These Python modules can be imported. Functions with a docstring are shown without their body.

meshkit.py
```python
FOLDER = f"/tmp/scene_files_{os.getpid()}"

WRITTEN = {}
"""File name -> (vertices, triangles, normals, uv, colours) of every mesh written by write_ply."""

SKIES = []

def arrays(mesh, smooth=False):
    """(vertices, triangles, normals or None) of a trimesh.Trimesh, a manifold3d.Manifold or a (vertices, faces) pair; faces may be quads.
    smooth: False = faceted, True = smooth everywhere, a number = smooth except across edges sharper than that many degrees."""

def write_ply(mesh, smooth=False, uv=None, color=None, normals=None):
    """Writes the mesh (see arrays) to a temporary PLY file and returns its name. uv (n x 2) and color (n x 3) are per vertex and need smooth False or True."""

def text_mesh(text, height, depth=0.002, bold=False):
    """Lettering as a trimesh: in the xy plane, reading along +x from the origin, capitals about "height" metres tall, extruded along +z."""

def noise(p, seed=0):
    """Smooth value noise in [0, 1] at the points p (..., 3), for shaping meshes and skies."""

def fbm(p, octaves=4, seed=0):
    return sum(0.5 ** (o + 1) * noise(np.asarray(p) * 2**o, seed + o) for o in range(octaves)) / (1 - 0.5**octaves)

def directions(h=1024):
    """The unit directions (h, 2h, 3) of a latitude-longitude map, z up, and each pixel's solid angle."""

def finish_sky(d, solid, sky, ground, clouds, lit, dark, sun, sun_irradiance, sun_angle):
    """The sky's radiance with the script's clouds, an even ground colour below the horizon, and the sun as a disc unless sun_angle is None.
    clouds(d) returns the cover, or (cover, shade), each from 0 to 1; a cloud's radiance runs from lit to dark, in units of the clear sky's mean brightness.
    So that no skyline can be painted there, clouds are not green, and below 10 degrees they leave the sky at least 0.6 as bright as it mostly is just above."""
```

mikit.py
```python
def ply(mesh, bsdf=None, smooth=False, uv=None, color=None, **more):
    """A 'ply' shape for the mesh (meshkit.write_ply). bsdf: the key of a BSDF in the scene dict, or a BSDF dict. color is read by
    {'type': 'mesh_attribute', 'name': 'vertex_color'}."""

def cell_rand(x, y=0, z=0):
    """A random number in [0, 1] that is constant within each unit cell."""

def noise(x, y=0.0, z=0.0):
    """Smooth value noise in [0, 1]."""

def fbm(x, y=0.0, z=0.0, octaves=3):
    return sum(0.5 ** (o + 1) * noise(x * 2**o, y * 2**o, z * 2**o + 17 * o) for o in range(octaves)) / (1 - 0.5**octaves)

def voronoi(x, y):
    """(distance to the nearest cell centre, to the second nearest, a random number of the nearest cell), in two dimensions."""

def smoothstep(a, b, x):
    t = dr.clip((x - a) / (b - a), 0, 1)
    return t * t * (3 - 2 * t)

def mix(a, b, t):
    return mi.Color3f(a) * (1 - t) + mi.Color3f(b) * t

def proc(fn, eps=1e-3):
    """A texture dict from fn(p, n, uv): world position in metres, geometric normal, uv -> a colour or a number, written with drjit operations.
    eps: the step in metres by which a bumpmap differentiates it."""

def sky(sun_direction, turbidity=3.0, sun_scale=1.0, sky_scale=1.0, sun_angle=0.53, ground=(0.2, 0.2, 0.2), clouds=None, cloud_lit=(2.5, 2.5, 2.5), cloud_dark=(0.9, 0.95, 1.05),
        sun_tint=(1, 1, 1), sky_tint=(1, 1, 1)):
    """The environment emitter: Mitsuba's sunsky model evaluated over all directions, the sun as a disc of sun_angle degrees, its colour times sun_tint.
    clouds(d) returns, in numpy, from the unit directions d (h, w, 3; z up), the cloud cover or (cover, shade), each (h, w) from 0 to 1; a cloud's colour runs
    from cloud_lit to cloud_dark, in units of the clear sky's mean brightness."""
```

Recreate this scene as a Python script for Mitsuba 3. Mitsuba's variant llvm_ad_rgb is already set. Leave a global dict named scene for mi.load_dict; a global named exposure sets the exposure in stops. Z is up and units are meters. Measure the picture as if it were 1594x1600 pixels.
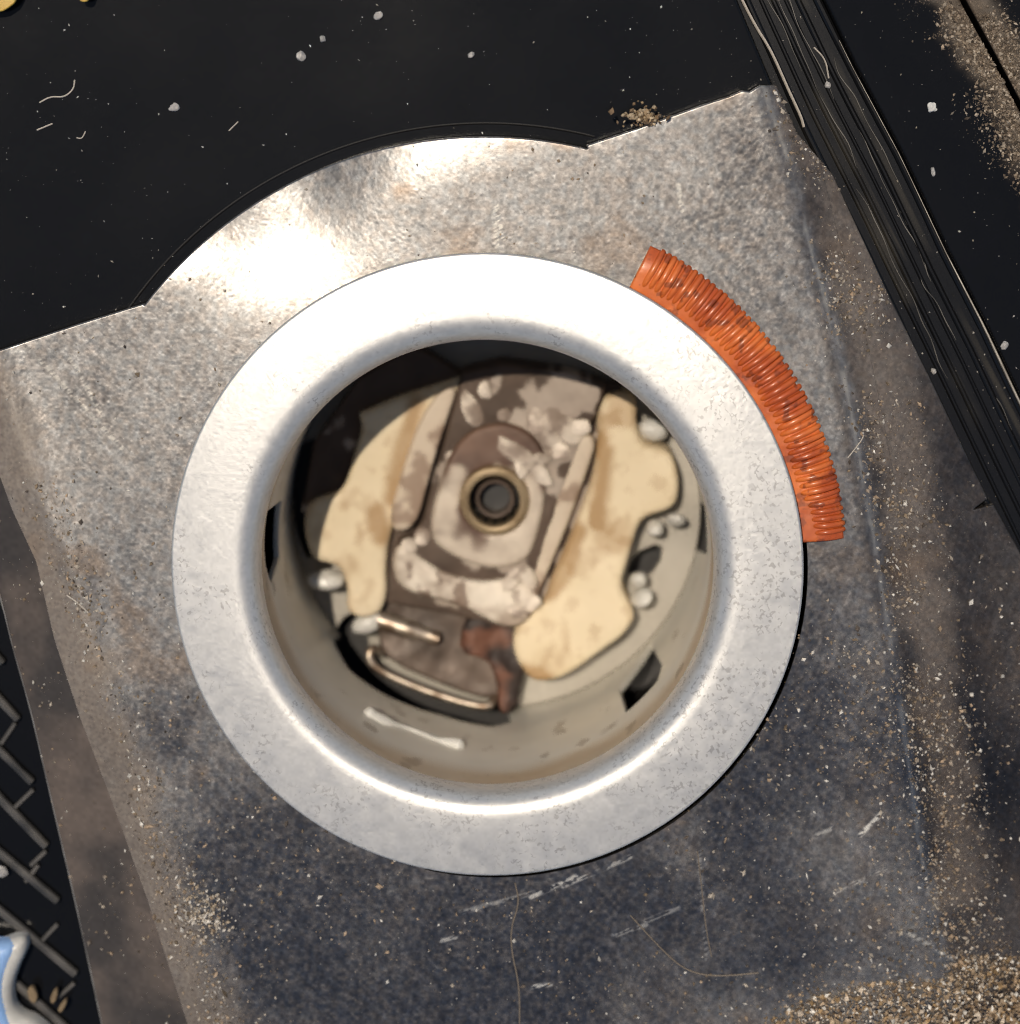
import math, random
import numpy as np, trimesh, mitsuba as mi, drjit as dr, mikit, meshkit
from scipy.spatial import Delaunay
from shapely.geometry import Polygon, Point, LineString, MultiPoint
from shapely import contains_xy
import shapely
T = mi.ScalarTransform4f
rng = np.random.default_rng(7); random.seed(7)
MM = 0.001

# ------------------------------------------------------------------ camera, sky, exposure
F_PX, W_PX, H_PX, DIST = 4800.0, 1594.0, 1600.0, 0.48
CAM = np.array([0.0236, 0.164, 0.983]); CAM = CAM / np.linalg.norm(CAM) * DIST
FWD = -CAM / DIST
RGT = np.cross(FWD, [0, 1.0, 0]); RGT /= np.linalg.norm(RGT)
UPV = np.cross(RGT, FWD)
SUN = (-0.125, 0.25, 1.0)
scene, labels = {}, {}
scene['camera'] = {'type': 'thinlens', 'fov': 2 * math.degrees(math.atan(W_PX / 2 / F_PX)), 'fov_axis': 'x',
                   'aperture_radius': 0.0042, 'focus_distance': 0.476, 'near_clip': 0.01, 'far_clip': 20.0,
                   'to_world': T().look_at(origin=CAM.tolist(), target=[0, 0, 0], up=[0, 1, 0])}
scene['sky_light'] = mikit.sky(SUN, turbidity=3, sun_tint=(0.965, 1.0, 1.04), sky_tint=(1.0, .93, .84))
exposure = 1.05

# ------------------------------------------------------------------ helpers
def ray(px, py):
    d = FWD + RGT * ((px - W_PX / 2) / F_PX) - UPV * ((py - H_PX / 2) / F_PX)
    return d / np.linalg.norm(d)
def at(px, py, z=0.0):
    """point of the place, z metres above the plate's face, seen at this spot of the photograph"""
    d = ray(px, py); return CAM + d * ((z - CAM[2]) / d[2])
def xy(pts, z=0.0):
    return np.array([at(x, y, z)[:2] for x, y in pts])
def xyf(pts, zf):
    out = []
    for x, y in pts:
        z = 0.0
        for _ in range(8): p = at(x, y, z); z = float(zf(p[None, :2])[0])
        out.append(at(x, y, z)[:2])
    return np.array(out)
def numbered(name):
    if name not in USED: USED[name] = 0; return name
    USED[name] += 1; return f'{name}_{USED[name]:03d}'
USED = {}
def obj(name, mesh, m, parent=None, smooth=35, **kw):
    key = numbered((parent + '__' if parent else '') + name)
    scene[key] = mikit.ply(mesh, m, smooth=smooth, **kw); return key
def thing(name, label, cat, group=None):
    key = numbered(name); tag(key, label, cat, group); return key
def tag(key, label, cat=None, group=None, kind=None):
    d = labels.setdefault(key, {})
    if label: d['label'] = label
    if cat: d['category'] = cat
    if group: d['group'] = group
    if kind: d['kind'] = kind
    return key
def chaikin(pts, n=2, closed=True):
    p = np.asarray(pts, float)
    for _ in range(n):
        q = np.roll(p, -1, 0) if closed else p[1:]
        a = p if closed else p[:-1]
        m = np.empty((2 * len(a), p.shape[1])); m[0::2] = .75 * a + .25 * q; m[1::2] = .25 * a + .75 * q
        p = m if closed else np.vstack([p[:1], m, p[-1:]])
    return p
def sample_ring(r, h):
    n = max(8, int(round(r.length / h)))
    corner = np.array(r.coords)[:-1]
    s = shapely.get_coordinates(shapely.line_interpolate_point(LineString(r.coords), np.arange(n) / n, normalized=True))
    if len(corner) < 40:
        d = np.min(np.linalg.norm(s[:, None] - corner[None], axis=2), axis=1)
        s = np.vstack([s[d > .35 * h], corner])
    return s
def polys(g): return [g] if g.geom_type == 'Polygon' else [x for x in getattr(g, 'geoms', []) if x.geom_type == 'Polygon']
def slab(poly, top, bot, r=0.0005, h=0.002, steps=4, edge=None):
    """a plate of this outline; top and bot: heights or functions of xy; the upper edge is rounded with radius r"""
    tf = top if callable(top) else (lambda p: np.full(len(p), float(top)))
    bf = bot if callable(bot) else (lambda p: np.full(len(p), float(bot)))
    he = min(h, max(r * .9, 2.2e-4)); eg = poly.boundary if edge is None else edge
    pts = [sample_ring(q, he) for p in polys(poly) for q in [p.exterior, *p.interiors]]
    for k in range(1, steps + 1):
        ins = poly.buffer(-r * (k / steps) ** 1.6)
        pts += [sample_ring(q, he if k < steps else min(h, 2 * he)) for p in polys(ins) if p.area > h * h * .2 for q in [p.exterior, *p.interiors]]
    x0, y0, x1, y1 = poly.bounds
    gx, gy = np.meshgrid(np.arange(x0, x1, h), np.arange(y0, y1, h * .866))
    gx = gx + (np.arange(len(gy)) % 2)[:, None] * h / 2
    g = np.stack([gx.ravel(), gy.ravel()], 1)
    core = poly.buffer(-r - h * .45)
    if not core.is_empty: pts.append(g[contains_xy(core, g[:, 0], g[:, 1])])
    p = np.vstack(pts); _, ix = np.unique(np.round(p / 2e-6), axis=0, return_index=True); p = p[np.sort(ix)]
    t = Delaunay(p).simplices
    c = p[t].mean(1); t = t[contains_xy(poly, c[:, 0], c[:, 1])]
    a = p[t]; area = (a[:, 1, 0] - a[:, 0, 0]) * (a[:, 2, 1] - a[:, 0, 1]) - (a[:, 1, 1] - a[:, 0, 1]) * (a[:, 2, 0] - a[:, 0, 0])
    t = np.where((area < 0)[:, None], t[:, ::-1], t); t = t[np.abs(area) > 1e-14]
    d = shapely.distance(poly.boundary if edge is None else edge, shapely.points(p))
    dd = np.clip(d, 0, r)
    z = tf(p) - r + np.sqrt(np.maximum(r * r - (r - dd) ** 2, 0))
    n = len(p); v = np.vstack([np.c_[p, z], np.c_[p, bf(p)]])
    e = np.vstack([t[:, [0, 1]], t[:, [1, 2]], t[:, [2, 0]]])
    es = np.sort(e, 1); _, inv, cnt = np.unique(es, axis=0, return_inverse=True, return_counts=True)
    b = e[cnt[inv.ravel()] == 1]
    side = np.vstack([np.c_[b[:, 1], b[:, 0], b[:, 0] + n], np.c_[b[:, 1], b[:, 0] + n, b[:, 1] + n]])
    f = np.vstack([t, t[:, ::-1] + n, side])
    m = trimesh.Trimesh(v, f, process=False); m.remove_unreferenced_vertices(); return m
def revolve(prof, seg=160, c=(0, 0), a0=0.0, a1=2 * math.pi):
    """profile of (radius, z), turned about the upright axis through c; counter-clockwise profile faces outward"""
    prof = np.asarray(prof, float); full = abs(a1 - a0 - 2 * math.pi) < 1e-6
    n = seg if full else seg + 1
    an = a0 + (a1 - a0) * np.arange(n) / seg
    v = np.stack([c[0] + prof[None, :, 0] * np.cos(an)[:, None], c[1] + prof[None, :, 0] * np.sin(an)[:, None], np.repeat(prof[None, :, 1], n, 0)], -1)
    k = len(prof); f = []
    i, j = np.meshgrid(np.arange(n if full else n - 1), np.arange(k - 1), indexing='ij'); i2 = (i + 1) % n
    q = np.stack([i * k + j, i2 * k + j, i2 * k + j + 1, i * k + j + 1], -1).reshape(-1, 4)
    f = np.vstack([q[:, :3], q[:, [0, 2, 3]]])
    m = trimesh.Trimesh(v.reshape(-1, 3), f, process=False); m.update_faces(m.nondegenerate_faces()); return m
def tube(pts, rad, sides=8, closed_ends=True):
    p = np.asarray(pts, float); rad = np.broadcast_to(rad, (len(p),))
    t = np.gradient(p, axis=0); t /= np.linalg.norm(t, axis=1, keepdims=True) + 1e-12
    a = np.cross(t, [0.02, .03, 1.0]); a /= np.linalg.norm(a, axis=1, keepdims=True) + 1e-12; b = np.cross(t, a)
    an = np.arange(sides) * 2 * np.pi / sides
    v = p[:, None] + rad[:, None, None] * (np.cos(an)[None, :, None] * a[:, None] + np.sin(an)[None, :, None] * b[:, None])
    v = np.vstack([v.reshape(-1, 3), p[:1] - t[:1] * rad[0] * .6, p[-1:] + t[-1:] * rad[-1] * .6])
    i, j = np.meshgrid(np.arange(len(p) - 1), np.arange(sides), indexing='ij'); j2 = (j + 1) % sides
    q = np.stack([i * sides + j, i * sides + j2, (i + 1) * sides + j2, (i + 1) * sides + j], -1).reshape(-1, 4)
    n = len(p) * sides; s = np.arange(sides); s2 = (s + 1) % sides; L = (len(p) - 1) * sides
    f = np.vstack([q[:, :3], q[:, [0, 2, 3]], np.c_[s2, s, s * 0 + n], np.c_[s + L, s2 + L, s * 0 + n + 1]])
    m = trimesh.Trimesh(v, f, process=False); m.fix_normals(); return m
def pebble(c, size, seed, rough=.25, sub=2):
    m = trimesh.creation.icosphere(subdivisions=sub); v = m.vertices
    n = meshkit.fbm(v * 1.6 + seed * 7.3, 2, seed) - .5
    v = v * (1 + rough * 2 * n[:, None]) * np.asarray(size) * .5
    a = seed * 1.7; R = trimesh.transformations.rotation_matrix(a, [.2, .1, 1])[:3, :3]
    return trimesh.Trimesh(v @ R.T + np.asarray(c), m.faces, process=False)
OCT_V = np.array([[1, 0, 0], [-1, 0, 0], [0, 1, 0], [0, -1, 0], [0, 0, 1], [0, 0, -1.0]])
OCT_F = np.array([[0, 2, 4], [2, 1, 4], [1, 3, 4], [3, 0, 4], [2, 0, 5], [1, 2, 5], [3, 1, 5], [0, 3, 5]])
def grains(pos, size, cols, flat=.6, lift=.25):
    """many little angular grains, one mesh with a colour per grain"""
    n = len(pos); k = rng.uniform(.55, 1.3, (n, 6, 1)) * OCT_V[None]
    k = k * np.stack([rng.uniform(.6, 1.5, n), rng.uniform(.5, 1, n), rng.uniform(.4, 1, n) * flat / .6], 1)[:, None]
    q = rng.normal(size=(n, 4)); q /= np.linalg.norm(q, axis=1, keepdims=True); w, x, y, z = q.T
    R = np.stack([1 - 2 * (y * y + z * z), 2 * (x * y - w * z), 2 * (x * z + w * y), 2 * (x * y + w * z), 1 - 2 * (x * x + z * z), 2 * (y * z - w * x), 2 * (x * z - w * y), 2 * (y * z + w * x), 1 - 2 * (x * x + y * y)], -1).reshape(n, 3, 3)
    v = np.einsum('nij,nkj->nki', R, k) * (size[:, None, None] * .5) + pos[:, None]
    v[..., 2] += (size * lift)[:, None]
    f = OCT_F[None] + (np.arange(n) * 6)[:, None, None]
    return trimesh.Trimesh(v.reshape(-1, 3), f.reshape(-1, 3), process=False), np.repeat(cols, 6, 0)

# ------------------------------------------------------------------ materials
fbm, noise, sst, mix = mikit.fbm, mikit.noise, mikit.smoothstep, mikit.mix
def segd(p, a, b):
    """distance from p to the segment a-b in plan (metres)"""
    ax, ay = float(a[0]), float(a[1]); dx, dy = float(b[0] - a[0]), float(b[1] - a[1]); L = dx * dx + dy * dy
    t = dr.clip(((p.x - ax) * dx + (p.y - ay) * dy) / L, 0, 1)
    return dr.sqrt(dr.square(p.x - ax - t * dx) + dr.square(p.y - ay - t * dy))
def mat(name, base, rough, metallic=0.0, bump=None, bscale=1.0, eps=5e-5, spec=.5, **kw):
    pr = lambda x: mikit.proc(x) if callable(x) else ({'type': 'rgb', 'value': list(x)} if isinstance(x, (tuple, list)) else x)
    d = {'type': 'principled', 'base_color': pr(base), 'roughness': pr(rough), 'metallic': pr(metallic), 'specular': spec, **kw}
    if bump is not None: d = {'type': 'bumpmap', 'arbitrary': mikit.proc(bump, eps=eps), 'scale': bscale, 'bsdf': d}
    scene[name] = {'type': 'twosided', 'bsdf': d}
RB = xy([(1188, 120), (1235, 260), (1265, 380), (1300, 500), (1330, 640), (1360, 800), (1385, 960), (1415, 1150), (1450, 1400), (1490, 1750)])
LBX = xy([(-45, 560), (38, 794), (105, 1000), (197, 1259), (284, 1512), (345, 1700)])
RSL = float((RB[8][0] - RB[0][0]) / (RB[0][1] - RB[8][1]))
CEN = at(759, 890, 2.5 * MM)[:2]            # axis of the cup
SUNK = -56 * MM                            # floor of the cup

# plate: dull zinc with grime
SCR = [((722, 1425), (835, 1395), .5), ((830, 1402), (900, 1370), .9), ((880, 1385), (985, 1340), .7), ((960, 1462), (1010, 1446), .5), ((1010, 1440), (1060, 1420), .5),
       ((1345, 1308), (1378, 1275), 1.0), ((1275, 1308), (1302, 1297), .5), ((1300, 1400), (1385, 1362), .4), ((1410, 1455), (1500, 1510), .5), ((690, 1470), (712, 1465), .7),
       ((830, 1542), (860, 1538), .9), ((775, 320), (786, 372), .6), ((772, 330), (780, 420), .4), ((1060, 290), (1066, 330), .4), ((60, 560), (190, 700), .35), ((110, 560), (160, 650), .35), ((1092, 1330), (1105, 1500), .35)]
SCRW = [(xy([a])[0], xy([b])[0], w) for a, b, w in SCR]
GRIME = xy([(640, 1480), (1330, 1250)]); 
def plate_grime(p):
    n = fbm(p.x * 55, p.y * 55, 3.1, 5)
    dark = dr.maximum(1 - dr.sqrt(dr.square((p.x + .010) / .055) + dr.square((p.y + .068) / .026)), 1 - dr.sqrt(dr.square((p.x - .047) / .028) + dr.square((p.y + .045) / .032)))
    return sst(.22, .74, n - .42 * dr.clip(dark, -0.25, .5) + .02)
def plate_scr(p):
    s = mi.Float(0)
    for a, b, w in SCRW:
        s = dr.maximum(s, w * (1 - sst(.00012, .0006, segd(p, a, b))))
    return .75 * s * sst(.38, .62, noise((p.x * .9 + p.y * .44) * 700, (p.y * .9 - p.x * .44) * 4200, 1.0) * .65 + .35 * noise(p.x * 2300, p.y * 2300, 4.0))
def left_dirt(p):
    l = mi.Float(9)
    for a, b in zip(LBX[:-1], LBX[1:]): l = dr.minimum(l, segd(p, a, b))
    return (1 - sst(.0015, .0075, l + .006 * (fbm(p.x * 160, p.y * 160, 2.0, 3) - .5)))
def right_dirt(p):
    l = mi.Float(9); o = np.array([.0062, .0])
    for a, b in zip(RB[:-2:2], RB[2::2]): l = dr.minimum(l, segd(p, a + o, b + o))
    return (1 - sst(.001, .0062, l + .007 * (fbm(p.x * 190, p.y * 190, 7.0, 4) - .5)))
def plate_col(p, n, uv):
    g = plate_grime(p)
    sp = noise((p.x * .8 + p.y * .6) * 2500, (p.y * .8 - p.x * .6) * 2500, 0.5); sp2 = noise(p.x * 850, p.y * 850, 7.5); sp3 = noise((p.x * .5 + p.y * .87) * 3600, (p.y * .5 - p.x * .87) * 3600, 3.5)
    c = mix((.205, .195, .186), (.245, .24, .233), g)
    d1, d2, wv = mikit.voronoi(p.x * 1900, p.y * 1900)
    st = fbm((p.x * .72 + p.y * .69) * 1500, (p.x * .69 - p.y * .72) * 90, 2.0, 2); st2 = fbm((p.x * .97 - p.y * .24) * 1700, (p.x * .24 + p.y * .97) * 110, 5.0, 2)
    k = dr.clip(.24 * sp + .06 * sp2 + .30 * sp3 + .24 * wv + .30 * st + .28 * st2 - .2, 0, 1)
    c = c * (.68 + 1.2 * k * k)
    tint = noise(p.x * 1200 + 9, p.y * 1200, 6.0)
    c = c * mix((1.05, .99, .96), (.96, 1.0, 1.05), tint)
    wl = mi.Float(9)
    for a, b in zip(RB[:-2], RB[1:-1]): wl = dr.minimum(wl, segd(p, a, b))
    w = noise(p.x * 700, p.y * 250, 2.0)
    c = mix(c, (.46, .44, .40), .9 * (1 - sst(.0001, .0007, wl + .0006 * (w - .5))) * sst(.25, .6, w))  # pale wear line, which also paints in the highlight of the bend
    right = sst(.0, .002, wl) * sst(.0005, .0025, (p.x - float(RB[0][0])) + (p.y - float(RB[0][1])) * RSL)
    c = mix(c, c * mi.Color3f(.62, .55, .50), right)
    c = mix(c, mix((.13, .10, .08), (.30, .25, .20), sp) , dr.clip(left_dirt(p) * .8 + right_dirt(p) * (.04 + .4 * sp), 0, .9))
    rust = sst(.60, .8, fbm(p.x * 120, p.y * 120, 9.0, 3)) * .4
    c = mix(c, mi.Color3f(.24, .16, .10), rust * g)
    return mix(c, (.85, .82, .74), plate_scr(p))
def plate_rough(p, n, uv):
    return 0.235 + .11 * plate_grime(p) + .12 * (noise(p.x * 1500, p.y * 1500, 2.0) - .5)
def plate_metal(p, n, uv):
    return dr.clip(.97 - .24 * plate_grime(p) - .6 * plate_scr(p) - .7 * left_dirt(p) - .5 * right_dirt(p), 0, 1)
def plate_bump(p, n, uv):
    return (.8 * noise(p.x * 2300, p.y * 2300, p.z * 2300) + .6 * noise(p.x * 800, p.y * 800, 3.0) + .8 * noise(p.x * 130, p.y * 130, 5.0)) * 1.5e-5
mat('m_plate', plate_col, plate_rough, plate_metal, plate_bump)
def fl_col(p, n, uv):
    g = fbm(p.x * 70, p.y * 70, 2.0, 4); sp = noise(p.x * 1500, p.y * 1500, 0.5)
    return mix((.07, .06, .055), (.18, .14, .115), sst(.35, .7, g)) * (.8 + .4 * sp)
mat('m_flange', fl_col, .5, .35, plate_bump, .6)
def rim_col(p, n, uv):
    sp = noise(p.x * 2100, p.y * 2100, p.z * 2100); b = fbm(p.x * 150, p.y * 150, p.z * 150, 4); f = noise(p.x * 1100, p.y * 1100, p.z * 1100)
    right = sst(-.03, .05, p.x - .4 * p.y)
    n1 = noise((p.x * .8 + p.y * .6) * 2300, (p.y * .8 - p.x * .6) * 2300, p.z * 2300); n2 = noise((p.x * .5 - p.y * .86) * 2100, (p.y * .5 + p.x * .86) * 2100, p.z * 1300 + 5)
    pit = (1 - sst(.03, .16, dr.abs(n1 - .5))) * sst(.52, .66, n2) * sst(.42, .62, b + .18 * right - .05)
    c = mix((.56, .56, .55), (.78, .775, .765), .35 * b + .25 * f + .4 * sp) * .94
    return mix(c, (.24, .23, .22), .5 * pit)
def rim_bump(p, n, uv): return (noise(p.x * 2100, p.y * 2100, p.z * 2100) + .5 * noise(p.x * 1000, p.y * 1000, p.z * 1000)) * 1.25e-5
mat('m_rim', rim_col, lambda p, n, uv: .36 + .14 * noise(p.x * 700, p.y * 700, p.z * 700), .6, rim_bump)
def wall_col(p, n, uv):
    b = fbm(p.x * 90, p.y * 90, p.z * 90, 4); r = dr.sqrt(dr.square(p.x - float(CEN[0])) + dr.square(p.y - float(CEN[1])))
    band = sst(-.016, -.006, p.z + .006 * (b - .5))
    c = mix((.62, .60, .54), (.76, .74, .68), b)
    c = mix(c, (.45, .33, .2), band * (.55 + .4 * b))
    return mix(c, (.2, .15, .1), sst(.64, .78, fbm(p.x * 260, p.y * 260, p.z * 120, 3)) * .45)
mat('m_wall', wall_col, lambda p, n, uv: .42 + .2 * fbm(p.x * 200, p.y * 200, p.z * 200, 2), .4, lambda p, n, uv: fbm(p.x * 500, p.y * 500, p.z * 500, 2) * 4e-5)
mat('m_floor', lambda p, n, uv: mix((.27, .25, .215), (.40, .375, .33), fbm(p.x * 110, p.y * 110, 2.0, 4)), lambda p, n, uv: .4 + .2 * fbm(p.x * 200, p.y * 200, 1.0, 2), .25)
def cream_col(p, n, uv):
    b = fbm(p.x * 110, p.y * 110, p.z * 110, 4)
    s = sst(.56, .74, fbm(p.x * 170 + 3, p.y * 90, 4.0, 3))
    c = mix((.62, .51, .335), (.78, .67, .49), b)
    st = mi.Float(0)
    for a, bb in STAINS: st = dr.maximum(st, 1 - sst(.0002, .0026, segd(p, a, bb) + .0036 * (b - .5)))
    c = mix(c, (.34, .2, .08), dr.clip(.5 * s + 1.1 * st * (.3 + b) + .28 * sst(.52, .75, fbm(p.x * 330 - p.y * 160, p.y * 330 + p.x * 160, 3.0, 4)), 0, .85))
    return c
STAINS = [tuple(xy(q, -.044)) for q in ([(946, 705), (932, 815)], [(905, 830), (862, 925)], [(650, 630), (612, 780)], [(818, 1050), (850, 1066)], [(936, 690), (944, 720)], [(590, 800), (596, 840)])]
mat('m_cream', cream_col, .5, 0.0, lambda p, n, uv: fbm(p.x * 300, p.y * 300, p.z * 300, 3) * 1.6e-4, spec=.35)
mat('m_guide', lambda p, n, uv: mix(mix((.46, .37, .28), (.64, .55, .44), fbm(p.x * 150, p.y * 150, p.z * 150, 4)), (.2, .12, .08), sst(.56, .72, fbm(p.x * 240, p.y * 240, 6.0, 3)) * .7), .5, 0.0, lambda p, n, uv: fbm(p.x * 300, p.y * 300, p.z * 300, 3) * 1.5e-4, spec=.3)
def grease_shine(p, lo, hi): return sst(lo, hi, fbm(p.x * 130 + 1.5, p.y * 130, 8.0, 4))  # pale grease patches with their specular shine painted as colour
def brown_col(p, n, uv):
    g = .75 * grease_shine(p, .58, .64); b = fbm(p.x * 240, p.y * 240, p.z * 240, 3)
    c = mix((.042, .029, .022), (.125, .086, .064), b)
    return mix(c, mix((.34, .27, .22), (.64, .56, .48), b), g * .9)
mat('m_brown', brown_col, lambda p, n, uv: .62, .1, lambda p, n, uv: fbm(p.x * 420, p.y * 420, 3.0, 4) * 1.6e-4, spec=.3)
mat('m_pale', lambda p, n, uv: mix(mix((.38, .31, .25), (.70, .63, .54), sst(.3, .6, fbm(p.x * 230, p.y * 230, p.z * 230, 3))), (.16, .10, .07), sst(.56, .66, fbm(p.x * 330 + 5, p.y * 330, p.z * 330, 3)) * .8), .55, .1, lambda p, n, uv: fbm(p.x * 420, p.y * 420, p.z * 420, 4) * 1.3e-4, spec=.35)
mat('m_blob', lambda p, n, uv: mix((.27, .21, .17), (.68, .60, .51), sst(.35, .62, fbm(p.x * 300, p.y * 300, p.z * 300, 3))), .5, .1, lambda p, n, uv: fbm(p.x * 500, p.y * 500, p.z * 500, 4) * 1.5e-4)
mat('m_boss', lambda p, n, uv: mix(mix((.075, .045, .034), (.18, .11, .08), fbm(p.x * 230, p.y * 230, 3.0, 3)), mix((.34, .275, .22), (.68, .60, .50), fbm(p.x * 260, p.y * 260, p.z * 260, 3)), sst(.40, .60, fbm(p.x * 150, p.y * 150, 1.0, 3) + 34 * (float(at(773, 782, -.041)[1]) - p.y) - .02)), .55, .1, lambda p, n, uv: fbm(p.x * 420, p.y * 420, p.z * 420, 4) * 1.3e-4, spec=.35)
mat('m_dim', lambda p, n, uv: mix((.045, .033, .026), (.17, .125, .10), fbm(p.x * 220, p.y * 220, p.z * 220, 3)), .5, .2, lambda p, n, uv: fbm(p.x * 300, p.y * 300, p.z * 300, 3) * 1.5e-4)
mat('m_rust', lambda p, n, uv: mix((.03, .02, .018), (.15, .066, .042), sst(.4, .7, fbm(p.x * 300, p.y * 300, p.z * 300, 3))), .6, .1, lambda p, n, uv: fbm(p.x * 500, p.y * 500, p.z * 500, 3) * 3e-4)
mat('m_dark', (.012, .011, .011), .4)
mat('m_steel', lambda p, n, uv: mix((.24, .17, .12), (.58, .49, .40), sst(.35, .6, fbm(p.x * 500, p.y * 500, p.z * 500, 3))), .36, .8)
mat('m_brass', lambda p, n, uv: mix((.22, .15, .08), (.50, .39, .25), fbm(p.x * 500, p.y * 500, p.z * 500, 3)), .45, .5)
mat('m_white', lambda p, n, uv: mix((.46, .45, .42), (.74, .73, .69), fbm(p.x * 300, p.y * 300, p.z * 300, 3)), .35)
def black_col(p, n, uv):
    d = fbm(p.x * 35, p.y * 35, 1.0, 4)
    return mix((.004, .0046, .0062), (.0085, .0087, .0096), d)
mat('m_black', black_col, lambda p, n, uv: .10 + .07 * fbm(p.x * 60, p.y * 60, 3.0, 3), 0.0, lambda p, n, uv: (noise(p.x * 900, p.y * 900, p.z * 900) + 2 * noise(p.x * 120, p.y * 120, 1.0)) * .5e-5, spec=.28)
mat('m_lip', (.010, .010, .011), .6, spec=.3)
CKS = xy([(1440, -130), (1505, 0), (1550, 82), (1594, 165), (1680, 330)], -.006)
def film(p):
    l = mi.Float(9)
    for a, b in zip(CKS[:-1], CKS[1:]): l = dr.minimum(l, segd(p, a, b))
    return 1 - sst(.0005, .0062, l + .006 * (fbm(p.x * 170, p.y * 170, 2.0, 4) - .5))
mat('m_ledge', lambda p, n, uv: mix(black_col(p, n, uv), mix((.06, .045, .032), (.17, .13, .095), fbm(p.x * 700, p.y * 700, 1.0, 3)), .85 * film(p)), lambda p, n, uv: .11 + .5 * film(p), 0.0, lambda p, n, uv: noise(p.x * 900, p.y * 900, 1.0) * 3e-5 * film(p), spec=.28)
def rail_col(p, n, uv):
    u = p.x * .885 + p.y * .465; w = p.x * .465 - p.y * .885     # across, along
    d = fbm(u * 900, w * 14, 1.0, 3); k = fbm(p.x * 60, p.y * 60, 4.0, 3)
    return mix((.006, .0062, .007), (.032, .029, .024), sst(.5, .8, d) * sst(.4, .65, k))
mat('m_rail', rail_col, .2, 0.0, spec=.45)
def orange_col(p, n, uv):
    b = fbm(p.x * 220, p.y * 220, 2.0, 3)
    d = sst(.6, .74, fbm(p.x * 700, p.y * 700, 5.0, 3))
    return mix(mix((.44, .08, .016), (.68, .17, .034), sst(.25, .75, b)), (.14, .028, .012), d * .6)
mat('m_orange', orange_col, .34, 0.0, lambda p, n, uv: fbm(p.x * 600, p.y * 600, p.z * 600, 2) * 9e-5, clearcoat=.8, clearcoat_gloss=.85)
mat('m_chip', lambda p, n, uv: mix((.18, .175, .17), (.52, .50, .48), fbm(p.x * 900, p.y * 900, p.z * 900, 3)), .4)
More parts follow.
